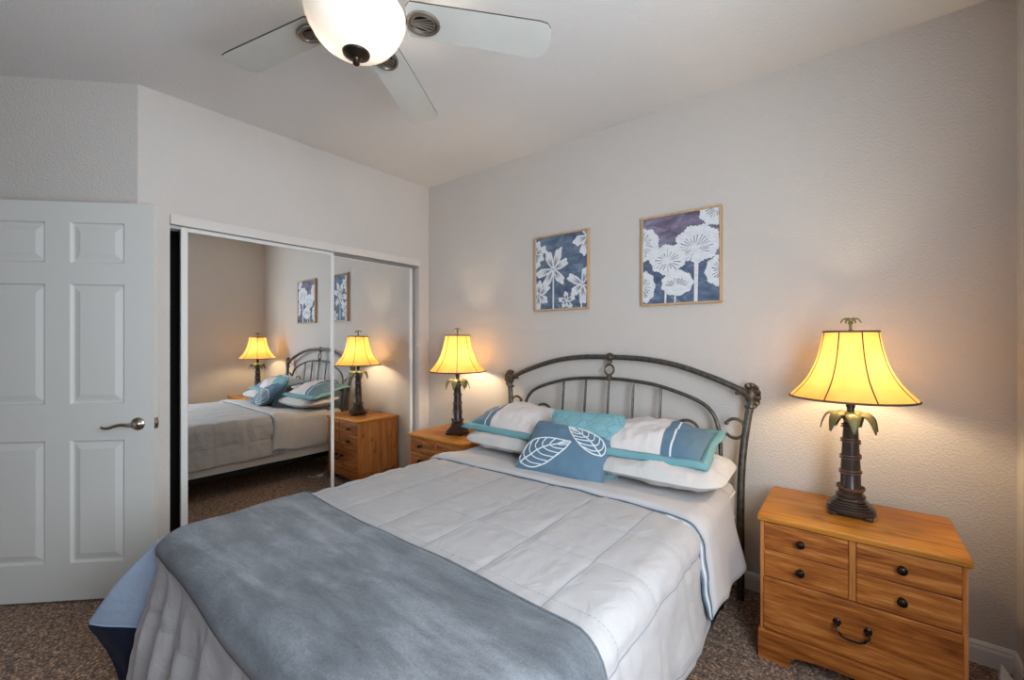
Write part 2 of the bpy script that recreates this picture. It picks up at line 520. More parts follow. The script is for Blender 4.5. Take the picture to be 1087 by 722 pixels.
# baseboards
def baseboard(name, x0, y0, x1, y1, nx, ny):
    prof = [(0, 0), (.014, 0), (.014, .062), (.010, .074), (.011, .080), (.005, .090), (0, .092)]
    b = BM()
    A = [b.verts.new((x0 + nx * d, y0 + ny * d, z)) for d, z in prof]; B = [b.verts.new((x1 + nx * d, y1 + ny * d, z)) for d, z in prof]
    for i in range(len(prof) - 1): b.faces.new((A[i], B[i], B[i + 1], A[i + 1]))
    b.faces.new(A); b.faces.new(B[::-1])
    bmesh.ops.recalc_face_normals(b, faces=b.faces[:])
    return struct(name, b, 'trim')
baseboard('baseboard_back', 0.0, YB, XR, YB, 0, -1)
baseboard('baseboard_right', XR, YB, XR, YF, -1, 0)
baseboard('baseboard_left', 0, OY1, 0, YB, 1, 0)
baseboard('baseboard_closet', 0, DY, 0, OY0, 1, 0)
baseboard('baseboard_diagonal', 0, DY, -.60, DY - .60, .7071, -.7071)

# ------------------------------------------------------------------ open six-panel door
def room_door():
    W, TH, Z0, Z1 = .90, .036, .014, 2.046
    b = BM()
    cols = [(.139, .392), (.506, .759)]
    rows = [(.204, .827), (1.014, 1.626), (1.736, 1.942)]
    us = [0] + [u for c in cols for u in c] + [W]; zs = [Z0] + [z for r in rows for z in r] + [Z1]
    def P(u, z, d): return b.verts.new((-u, d, z))     # local: door runs along -x, front face at y = 0 looking to -y
    for i in range(len(us) - 1):
        for j in range(len(zs) - 1):
            u0, u1, z0, z1 = us[i], us[i + 1], zs[j], zs[j + 1]
            if i % 2 == 1 and j % 2 == 1:
                rings = []
                for ins, dep in ((0, 0), (.005, .011), (.012, .013), (.042, .004), (.046, .003)):
                    rings.append([P(u0 + ins, z0 + ins, dep), P(u1 - ins, z0 + ins, dep), P(u1 - ins, z1 - ins, dep), P(u0 + ins, z1 - ins, dep)])
                for A, B_ in zip(rings, rings[1:]):
                    for k in range(4): b.faces.new((A[k], A[(k + 1) % 4], B_[(k + 1) % 4], B_[k]))
                b.faces.new(rings[-1])
            else:
                b.faces.new((P(u0, z0, 0), P(u1, z0, 0), P(u1, z1, 0), P(u0, z1, 0)))
    bmesh.ops.remove_doubles(b, verts=b.verts[:], dist=1e-5)
    bmesh.ops.recalc_face_normals(b, faces=b.faces[:])
    for f in b.faces:
        if f.normal.y > 0.5: f.normal_flip()
    q = [[P(u, z, d) for u, z in ((0, Z0), (W, Z0), (W, Z1), (0, Z1))] for d in (0, TH)]
    b.faces.new(q[1])
    for k in range(4): b.faces.new((q[0][k], q[0][(k + 1) % 4], q[1][(k + 1) % 4], q[1][k]))
    o = obj('door_1', b, 'door', None, False, (.221, .571, 0), (0, 0, PI / 4))
    o['kind'] = 'structure'; o['label'] = 'open white six-panel room door'
    h = BM()
    m = Matrix.Rotation(PI / 2, 4, 'X')
    lathe(h, [(0, 0), (.033, 0), (.033, .004), (.028, .010), (.016, .013), (.012, .018), (.012, .045), (0, .046)], 24)
    bmesh.ops.transform(h, matrix=m, verts=h.verts[:])
    pts = spline([(0.004, -.046, 0), (-.02, -.050, .002), (-.05, -.050, .004), (-.08, -.050, -.003), (-.105, -.050, -.012), (-.125, -.050, -.011), (-.138, -.048, -.006)], 5)
    tube(h, pts, lambda t: .0095 - .004 * t, 10)
    hd = obj('door_handle', h, 'nickel', o, True, (-.073, 0, .907)); hd['label'] = 'satin nickel lever handle'
    l = BM(); box(l, -.0005, .0025, .005, .031, .88, .936, .001); box(l, .002, .010, .012, .024, .897, .918, .002)
    obj('latch_plate', l, 'nickel', o)
room_door()

# ------------------------------------------------------------------ ceiling fan
def fan():
    HX, HY, ZB = 1.752, .797, 2.452
    t = thing('ceiling_fan', 'five-blade ceiling fan with a glowing frosted bowl light', 'ceiling fan', (HX, HY, ZC))
    z = lambda a: a - ZC
    b = BM(); lathe(b, [(0, 0), (.075, 0), (.075, -.012), (.06, -.04), (.03, -.065), (0, -.066)], 28); obj('canopy', b, 'brushed', t)
    b = BM(); lathe(b, [(0, -.05), (.013, -.05), (.013, -.13), (0, -.13)], 14); obj('downrod', b, 'brushed', t)
    b = BM(); lathe(b, [(0, z(2.64)), (.05, z(2.64)), (.10, z(2.63)), (.128, z(2.60)), (.128, z(2.54)), (.11, z(2.505)), (.085, z(2.49)), (.07, z(2.48)), (.07, z(2.462)), (0, z(2.46))], 36); obj('motor_housing', b, 'brushed', t)
    b = BM(); lathe(b, [(0, z(2.469)), (.06, z(2.469)), (.095, z(2.454)), (.115, z(2.441)), (.112, z(2.435)), (0, z(2.437))], 36); obj('light_fitter', b, 'brushed', t)
    b = BM()
    lathe(b, [(.150, z(2.453)), (.160, z(2.445)), (.164, z(2.431)), (.160, z(2.413)), (.150, z(2.391)), (.143, z(2.379)), (.134, z(2.363)), (.115, z(2.341)), (.088, z(2.322)), (.055, z(2.310)), (.03, z(2.306)), (0.008, z(2.305))], 48)
    obj('glass_bowl', b, 'bowl', t)
    b = BM(); lathe(b, [(0, z(2.317)), (.034, z(2.317)), (.045, z(2.309)), (.043, z(2.302)), (.026, z(2.293)), (.012, z(2.289)), (.009, z(2.283)), (.012, z(2.278)), (.011, z(2.271)), (.005, z(2.266)), (0, z(2.265))], 24)
    obj('finial', b, 'bronze', t)
    for k in range(5):
        a = math.radians(119.9 - 72 * (k - 1))
        bb = BM()
        r0, r1, w0, w1, th = .165, .668, .066, .074, .006
        outl = [(r0 + .012, -w0), (r1 - .05, -w1), (r1 - .022, -w1 + .004), (r1 - .006, -w1 + .02), (r1, -w1 * .45), (r1 + .003, 0), (r1, w1 * .45), (r1 - .006, w1 - .02), (r1 - .022, w1 - .004), (r1 - .05, w1), (r0 + .012, w0), (r0, w0 - .02), (r0, -w0 + .02)]
        lo = [bb.verts.new((x, y, -th / 2)) for x, y in outl]; hi = [bb.verts.new((x, y, th / 2)) for x, y in outl]
        bb.faces.new(lo[::-1]); bb.faces.new(hi)
        for i in range(len(outl)):
            f = bb.faces.new((lo[i], lo[(i + 1) % len(outl)], hi[(i + 1) % len(outl)], hi[i])); f.material_index = 1
        R = Matrix.Rotation(math.radians(-3.6), 4, 'X') @ Matrix.Rotation(a, 4, 'Z') @ Matrix.Rotation(math.radians(PITCH), 4, 'X')
        bmesh.ops.transform(bb, matrix=R, verts=bb.verts[:])
        bl = obj('blade', bb, ['blade', 'bladeedge'], t, False, (0, 0, z(ZB)))
        br = BM()
        # arm, oval medallion ring and fan-shaped ribs
        tube(br, spline([(.062, 0, .022), (.10, 0, .012), (.135, 0, -.010), (.165, 0, -.012)], 5), lambda q: .013 - .003 * q, 8)
        el = [(.222 + .052 * math.cos(q * PI / 12), .040 * math.sin(q * PI / 12), -.010) for q in range(24)]
        tube(br, el, .0065, 8, closed=True)
        el2 = [(.222 + .040 * math.cos(q * PI / 12), .029 * math.sin(q * PI / 12), -.009) for q in range(24)]
        tube(br, el2, .0035, 6, closed=True)
        for s in (-.022, -.011, 0, .011, .022): tube(br, [(.178, s * .25, -.011), (.262 - abs(s) * .7, s, -.010)], .0032, 6)
        vs = [br.verts.new((.222 + .05 * math.cos(q * PI / 12), .038 * math.sin(q * PI / 12), -.005)) for q in range(24)]
        f = br.faces.new(vs); f.material_index = 1
        bmesh.ops.transform(br, matrix=R, verts=br.verts[:])
        obj('blade_bracket', br, ['brushed', 'bronze'], bl)
    cr = Vector((math.cos(math.radians(38.6)), math.sin(math.radians(38.6)), 0))
    for s in (-1, 1):
        p = cr * (.072 * s)
        b = BM(); ball(b, (p.x, p.y, z(2.385)), .028, .028, .028, 16); obj('bulb', b, 'fan_bulb', t)
PITCH = -9
fan()

# ------------------------------------------------------------------ nightstands and lamps
def nightstand():
    W, D, H = .632, .45, .605
    t = thing('nightstand', 'honey pine nightstand in front, by the corner, its drawer bail handle in view', 'nightstand', (3.059, 2.06, 0), 0, 'pine nightstands')
    h = W / 2
    # local: x -h..h, y 0 = front of top, z up
    b = BM()
    box(b, -h + .012, h - .012, .03, D - .012, .06, H - .028)
    box(b, -h + .010, -h + .026, .014, D - .01, .04, H - .028, .002); box(b, h - .026, h - .010, .014, D - .01, .04, H - .028, .002)
    box(b, -.011, .011, .016, .04, .348, H - .03, .003)
    obj('carcass', b, 'pine_side', t, False)
    b = BM(); box(b, -h, h, 0, D, H - .026, H, .006, seg=3); obj('top', b, 'pine_top', t)
    # plinth with the arched cut-out
    b = BM()
    pts = [(-h + .004, 0), (-h + .115, 0)]
    pts += [(-h + .115 + .03 * q, .052 * (1 - (1 - q) ** 2) ** .5) for q in (0.15, .4, .7, 1)]
    half = [(x, zz) for x, zz in pts] + [(-h + .20, .060), (-.06, .062)]
    full = half + [(-x, zz) for x, zz in half[::-1]]
    topz = .124
    prof = [(x, zz) for x, zz in full]
    F = [[b.verts.new((x, y, zz)) for x, zz in prof] for y in (.004, .022)]
    Tp = [[b.verts.new((x, y, topz if y > .01 else topz - .008)) for x, zz in prof] for y in (.004, .022)]
    k = len(prof)
    for i in range(k - 1):
        b.faces.new((F[0][i], F[0][i + 1], Tp[0][i + 1], Tp[0][i]))
        b.faces.new((Tp[0][i], Tp[0][i + 1], Tp[1][i + 1], Tp[1][i]))
        b.faces.new((F[0][i + 1], F[0][i], F[1][i], F[1][i + 1]))
        b.faces.new((F[1][i + 1], F[1][i], Tp[1][i], Tp[1][i + 1]))
    for s in (-1, 1):
        box(b, min(s * (h - .004), s * (h - .024)), max(s * (h - .004), s * (h - .024)), .0045, D - .005, 0, topz - .003, .003)
    obj('plinth', b, 'pine', t, False)
    # small drawers, two to a column
    zs = [(.350, .4615), (.4635, .575)]
    for sx in (-1, 1):
        for z0, z1 in zs:
            x0, x1 = (-h + .026, -.012) if sx < 0 else (.012, h - .026)
            b = BM(); box(b, x0, x1, .010, .034, z0, z1, .0035)
            dr = obj('drawer', b, 'pine', t, False)
            kx = (x0 + x1) / 2 - .012; kz = (z0 + z1) / 2
            kb = BM(); lathe(kb, [(0, 0), (.011, 0), (.010, .004), (.006, .008), (.007, .013), (.0145, .018), (.0155, .022), (.013, .027), (.006, .030), (0, .0305)], 18)
            bmesh.ops.transform(kb, matrix=Matrix.Translation((kx, .010, kz)) @ Matrix.Rotation(PI / 2, 4, 'X'), verts=kb.verts[:])
            obj('knob', kb, 'knob', dr)
    b = BM(); box(b, -h + .022, h - .022, .008, .034, .128, .346, .005)
    dr = obj('drawer', b, 'pine', t, False)
    hb = BM()
    for s in (-1, 1):
        lathe(hb, [(0, 0), (.013, 0), (.013, .003), (.008, .006), (.006, .012), (.009, .018), (.008, .024), (0, .026)], 16, c=(s * .046, 0))
    bmesh.ops.transform(hb, matrix=Matrix.Translation((0, .008, .256)) @ Matrix.Rotation(PI / 2, 4, 'X'), verts=hb.verts[:])
    tube(hb, spline([(-.046, -.014, .256), (-.050, -.022, .246), (-.040, -.026, .236), (-.034, -.026, .226), (-.018, -.027, .220), (0, -.027, .219), (.018, -.027, .220), (.034, -.026, .226), (.040, -.026, .236), (.050, -.022, .246), (.046, -.014, .256)], 4), .0042, 8)
    obj('handle', hb, 'knob', dr).data.materials[0] = M['knob']
    return t
NS = nightstand()
NS2 = dup(NS, (.608, 2.135, 0), 0, 'honey pine nightstand beside the mirrored closet, behind the bed')

def lamp():
    t = thing('table_lamp', 'lit palm-tree table lamp standing on the front nightstand', 'table lamp', (3.053, 2.315, .605), 0, 'palm tree table lamps')
    b = BM()
    prof = [(0, .010), (.076, .010), (.083, .015), (.084, .022)]
    for i in range(5):
        r = .082 - .008 * i; z0 = .024 + .0085 * i
        prof += [(r, z0), (r + .002, z0 + .004), (r - .002, z0 + .0085)]
    prof += [(.046, .072), (.042, .080), (0, .082)]
    lathe(b, prof, 40, power=3.0)
    for sx in (-1, 1):
        for sy in (-1, 1): box(b, sx * .058 - .014, sx * .058 + .014, sy * .058 - .014, sy * .058 + .014, 0, .016, .004)
    obj('base', b, 'lampwood', t)
    b = BM()
    lathe(b, [(0, .07), (.050, .07), (.052, .080), (.042, .090), (.044, .102), (.036, .115), (.034, .20), (.029, .30), (.0255, .37), (.028, .38), (.016, .395), (.012, .412), (.014, .47), (0, .471)], 20)
    obj('column', b, 'lampwood', t)
    def wrap(z0, turns, n, r0, slope):
        b = BM(); pts = []
        for k in range(n + 1):
            a = 2 * PI * turns * k / n
            zz = z0 + slope * a / (2 * PI)
            rr = r0 - (zz - .1) * .034
            pts.append(((rr + .0035) * math.cos(a + z0 * 40), (rr + .0035) * math.sin(a + z0 * 40), zz))
        tube(b, pts, .0032, 6); obj('vine_wrap', b, 'vine', t)
    for z0 in (.095, .168, .235, .300, .366): wrap(z0, 1.9, 44, .0365, .010)
    wrap(.106, 2, 40, .044, .006)
    # drooping palm leaves
    for k in range(7):
        a = 2 * PI * k / 7 + .35
        L = .118 if k % 2 else .106
        b = BM()
        def lf(u, v, a=a, L=L):
            s = u; wd = (.028 * math.sin(PI * min(1, s * .92 + .06)) ** .8) * (v - .5) * 2
            r = .008 + L * (s - .18 * s ** 3); zz = .395 + .048 * math.sin(s * 2.2) - .075 * s ** 3.2 - abs(v - .5) * .016
            return ((r * math.cos(a) - wd * math.sin(a), r * math.sin(a) + wd * math.cos(a), zz), (0, 0))
        grid(b, 12, 4, lf)
        o = obj('palm_leaf', b, 'palm', t)
        md = o.modifiers.new('thickness', 'SOLIDIFY'); md.thickness = .003; md.offset = 0
    b = BM(); lathe(b, [(0, .38), (.022, .38), (.026, .40), (.018, .425), (.010, .435), (0, .436)], 14); obj('crown', b, 'palm', t)
    # harp, socket, bulb
    b = BM()
    lathe(b, [(0, .45), (.016, .45), (.016, .54), (.012, .544), (0, .545)], 14)
    tube(b, spline([(0.012, 0, .49), (.045, 0, .53), (.062, 0, .62), (.045, 0, .72), (.0, 0, .765), (-.045, 0, .72), (-.062, 0, .62), (-.045, 0, .53), (-.012, 0, .49)], 5), .002, 6)
    for k in range(3):
        a = 2 * PI * k / 3; tube(b, [(0, 0, .768), (.092 * math.cos(a), .092 * math.sin(a), .770)], .002, 6)
    obj('harp', b, 'bronze', t)
    b = BM(); lathe(b, [(0, .545), (.013, .545), (.015, .56), (.025, .588), (.029, .61), (.026, .63), (.016, .643), (0, .648)], 18); obj('bulb', b, 'bulb', t)
    # bell shade
    prof = [(.0945, .771), (.098, .745), (.106, .70), (.117, .655), (.133, .61), (.153, .57), (.178, .535), (.203, .506), (.217, .4905)]
    pp = [(v.x, v.z) for v in spline([(r, 0, z) for r, z in prof], 3)]
    b = BM(); lathe(b, pp, 64); shd = obj('lamp_shade', b, 'shade', t)
    md = shd.modifiers.new('thickness', 'SOLIDIFY'); md.thickness = .0012
    for nm, (r, z) in (('top_ring', prof[0]), ('bottom_ring', prof[-1])):
        b = BM(); tube(b, [(r * math.cos(q * PI / 24), r * math.sin(q * PI / 24), z) for q in range(48)], .0042, 8, closed=True); obj(nm, b, 'shaderib', shd)
    for k in range(8):
        a = 2 * PI * (k + .5) / 8 + ROT
        b = BM(); tube(b, [((r + .001) * math.cos(a), (r + .001) * math.sin(a), z) for r, z in pp], .0026, 6); obj('rib', b, 'shaderib', shd)
    b = BM()
    lathe(b, [(0, .766), (.010, .768), (.011, .776), (.005, .782), (.005, .80), (.010, .806), (.006, .814), (0, .815)], 12)
    for k in range(6):
        a = 2 * PI * k / 6
        tube(b, spline([(0, 0, .812), (.012 * math.cos(a), .012 * math.sin(a), .826), (.026 * math.cos(a), .026 * math.sin(a), .822), (.034 * math.cos(a), .034 * math.sin(a), .808)], 4), lambda q: .0055 - .003 * q, 6)
    obj('finial', b, 'palm', t)
    return t
ROT = 0.0
LP = lamp()
LP2 = dup(LP, (.635, 2.352, .605), math.radians(22), 'lit palm-tree table lamp on the nightstand beside the closet')
cb = BM(); tube(cb, spline([(0.0556, -0.0225, 0.006), (0.1318, -0.0209, 0.004), (0.2099, 0.0123, 0.008), (0.2416, 0.0642, 0.012), (0.2511, 0.1143, 0.004), (0.2616, 0.151, 0.004), (0.2622, 0.1551, -0.05), (0.2575, 0.1569, -0.35)], 8), .0028, 6); obj('cord', cb, 'cord', LP2)
# ------------------------------------------------------------------ bed: iron headboard on a steel frame
BX = 1.837
def yl(z): return 2.462 + .078 * max(0, (z - .45)) / .75
def hp(dx, z, dy=0): return Vector((dx, yl(z) + dy, z))
def bed():
    t = thing('bed_frame', 'antique pewter iron bed frame with an arched scrolled headboard', 'bed frame', (BX, 0, 0))
    hbd = BM()
    outer = [(-.790, 1.052), (-.76, 1.075), (-.61, 1.136), (-.42, 1.194), (-.225, 1.224), (0, 1.231), (.225, 1.224), (.42, 1.194), (.61, 1.136), (.76, 1.075), (.790, 1.052)]
    tube(hbd, [hp(p.x, p.z) for p in spline([(x, 0, z) for x, z in outer], 8)], .0165, 12)
    hb = obj('headboard', hbd, 'iron', t); hb['label'] = 'arched iron headboard'
    for s in (-1, 1):
        b = BM(); tube(b, [hp(p.x * s, p.z) for p in spline([(.770, 0, 0), (.770, 0, .35), (.770, 0, .62), (.778, 0, .78), (.795, 0, .93), (.812, 0, 1.03)], 8)], .0185, 12)
        obj('post', b, 'iron', hb)
    inner = [(-.672, .30), (-.670, .60), (-.668, .75), (-.655, .86), (-.62, .945), (-.535, 1.005), (-.335, 1.066), (-.165, 1.088), (0, 1.094)]
    inner = inner + [(-x, z) for x, z in inner[-2::-1]]
    b = BM(); tube(b, [hp(p.x, p.z) for p in spline([(x, 0, z) for x, z in inner], 6)], .011, 10); obj('inner_arch', b, 'iron', hb)
    b = BM(); tube(b, [hp(-.775, .36), hp(.775, .36)], .014, 10); tube(b, [hp(-.67, .56), hp(.67, .56)], .010, 10); obj('rail', b, 'iron', hb)
    for dx, zt in ((-.335, 1.062), (-.165, 1.086), (0, 1.092), (.165, 1.086), (.335, 1.062)):
        b = BM(); tube(b, [hp(dx, .56), hp(dx, zt)], .0082, 8); obj('spindle', b, 'iron', hb)
    for s in (-1, 1):
        # C scroll between arch and post
        c = []
        for k in range(25):
            a = math.radians(150 - 285 * k / 24)     # from upper inner tip, round the post side, to the arch
            c.append(hp(s * (.735 + .048 * math.cos(a)), .872 + .050 * math.sin(a)))
        c = [hp(s * .688, .905)] + c if False else c
        c += [hp(s * .672, .845)]
        b = BM(); tube(b, c, lambda q: .0085, 8); ball(b, c[0], .012, .012, .012, 8); obj('scroll', b, 'iron', hb)
        c = []
        for k in range(22):
            a = math.radians(10 + 190 * k / 21)
            c.append(hp(s * (.49 + .062 * math.cos(a)), .835 + .052 * math.sin(a)))
        c = [hp(s * .66, .78), hp(s * .60, .785)] + c[:]
        b = BM(); tube(b, spline(c[:1] + [hp(s * .585, .80)] + c[2:], 2), .0085, 8); obj('scroll', b, 'iron', hb)
        # scalloped knuckle casting
        b = BM()
        ce = hp(s * .806, 1.048)
        ball(b, ce, .030, .024, .044, 12)
        for k in range(8):
            a = math.radians(112 - 30 * k)
            dirv = Vector((s * math.cos(a), 0, math.sin(a)))
            p1 = ce + Vector((s * .014 * math.cos(a), 0, .044 * math.sin(a))); p2 = ce + Vector((s * .045 * math.cos(a), 0, .066 * math.sin(a)))
            if a > -2.0: tube(b, [p1, p1.lerp(p2, .5), p2, p2 + dirv * .004], lambda q: (.014, .018, .016, .005)[min(3, int(q * 3.99))], 8)
        lathe(b, [(0, -.052), (.024, -.052), (.027, -.044), (.024, -.036), (0, -.036)], 14, c=(0, 0))
        # collar verts were built at the origin: move them under the casting
        vs = b.verts[-(14 * 3 + 2):] if hasattr(b.verts, '__getitem__') and False else [v for v in b.verts if abs(v.co.x) < .03 and abs(v.co.y) < .03 and abs(v.co.z) < .06]
        for v in vs: v.co = v.co + hp(s * .803, 1.035)
        tube(b, [hp(s * .79, 1.056), hp(s * .755, 1.072), hp(s * .745, 1.070)], lambda q: .020 - .004 * q, 10)
        ball(b, hp(s * .742, 1.058), .012, .012, .010, 8)
        obj('knuckle', b, 'casting', hb)
    b = BM()
    ball(b, hp(0, 1.228), .030, .022, .022, 12)
    for k in range(7):
        a = math.radians(20 + 140 * k / 6); p = hp(0, 1.222)
        tube(b, [p + Vector((.012 * math.cos(a), 0, .012 * math.sin(a))), p + Vector((.030 * math.cos(a), 0, .032 * math.sin(a))), p + Vector((.036 * math.cos(a), 0, .037 * math.sin(a)))], lambda q: .009 if q < .9 else .004, 8)
    for k in range(3):
        a = math.radians(250 + 20 * k); p = hp(0, 1.218)
        tube(b, [p, p + Vector((.02 * math.cos(a), 0, .028 * math.sin(a)))], .011, 8)
    tube(b, [hp(.031 * math.sin(q * PI / 12), 1.150 + .033 * math.cos(q * PI / 12)) for q in range(24)], .0065, 8, closed=True)
    lathe(b, [(0, -.018), (.016, -.018), (.019, -.008), (.019, .008), (.012, .018), (0, .019)], 12)
    for v in [v for v in b.verts if abs(v.co.x) < .03 and abs(v.co.y) < .03 and abs(v.co.z) < .03]: v.co = v.co + hp(0, 1.100)
    obj('centre_ornament', b, 'casting', hb)
    # steel frame on castors
    b = BM()
    for x in (-.755, .755):
        box(b, x - .02, x + .02, .46, 2.47, .172, .178); box(b, x - .002 + (.018 if x > 0 else -.018), x + .002 + (.018 if x > 0 else -.018), .46, 2.47, .175, .215)
    for y in (.62, 1.45, 2.30): box(b, -.75, .75, y - .018, y + .018, .168, .174)
    obj('side_rails', b, 'darkmetal', t, False)
    for x in (-.70, 0, .70):
        for y in (.62, 2.30):
            b = BM(); lathe(b, [(0, .05), (.016, .05), (.016, .17), (0, .17)], 12, c=(x, y)); 
            lg = obj('leg', b, 'darkmetal', t)
            b = BM(); lathe(b, [(0, -.012), (.022, -.012), (.027, -.006), (.027, .006), (.022, .012), (0, .012)], 18)
            bmesh.ops.transform(b, matrix=Matrix.Translation((x, y, .0272)) @ Matrix.Rotation(PI / 2, 4, 'X'), verts=b.verts[:])
            obj('castor', b, 'darkmetal', lg)
bed()

def soft_box(x0, x1, y0, y1, z0, z1, r, name, mat, seams):
    b = BM(); box(b, x0, x1, y0, y1, z0, z1, r, seg=5)
    o = obj(name, b, mat)
    for z in seams:
        s = BM()
        k = r * .95 if (z < z0 + r or z > z1 - r) else 0
        rr = .004
        c = r
        P = []
        for cx, cy, a0 in ((x1 - c, y1 - c, 0), (x0 + c, y1 - c, 90), (x0 + c, y0 + c, 180), (x1 - c, y0 + c, 270)):
            for q in range(6):
                a = math.radians(a0 + 18 * q); P.append((cx + (c + .001) * math.cos(a), cy + (c + .001) * math.sin(a), z))
        tube(s, P, rr, 6, closed=True)
        obj('piping', s, 'mattress', o)
    return o
o = soft_box(1.085, 2.59, .45, 2.445, .180, .392, .03, 'box_spring', 'mattress', (.212, .262, .312, .362))
tag(o, 'white box spring under the mattress, resting on the steel rails', 'box spring')
o = soft_box(1.085, 2.59, .45, 2.445, .394, .612, .045, 'mattress', 'sheet', (.44, .566))
tag(o, 'white mattress in a fitted sheet under the pale comforter', 'mattress')

# ------------------------------------------------------------------ bedding
HW, YFT, ZT = .765, .415, .622
def drape(s, t, off, r=.062, flare=0.0, wave=0.0, wk=18.0, ph=0.0, wob=.004, skew=0.0, right_flare=None):
    a = max(0, abs(s) - (HW - r)); bb = max(0, (YFT + r) - t)
    sg = 1 if s > 0 else -1
    L = math.hypot(a, bb)
    bx = BX + (sg * (HW - r) if a > 0 else s); by = (YFT + r) if bb > 0 else t
    z = ZT + off + wob * noise.noise(Vector((s * 2.2, t * 2.2, .3))) + wob * .5 * noise.noise(Vector((s * 6, t * 6, 1.3)))
    if L == 0: return Vector((bx, by, z))
    e = Vector((sg * a / L, -bb / L, 0))
    R = r + off; th = L / R
    if th < PI / 2: out, dz, dr = R * math.sin(th), R * (1 - math.cos(th)), 0
    else: out, dz, dr = R, R + (L - R * PI / 2), L - R * PI / 2
    if dr > 0:
        tang = t if a > bb else s
        fl = flare if right_flare is None or s < 0 else right_flare
        out += fl * dr + wave * min(1, dr / .25) * (math.sin(tang * wk + ph + 2.5 * noise.noise(Vector((tang * 2, dr * 2, 5)))) + .5 * noise.noise(Vector((tang * 9, dr * 3, 2))))
        out += .010 * noise.noise(Vector((tang * 4, dr * 6, 8)))
    p = Vector((bx, by, z)) + e * out
    p.z -= dz
    p.y -= skew * dr
    return p

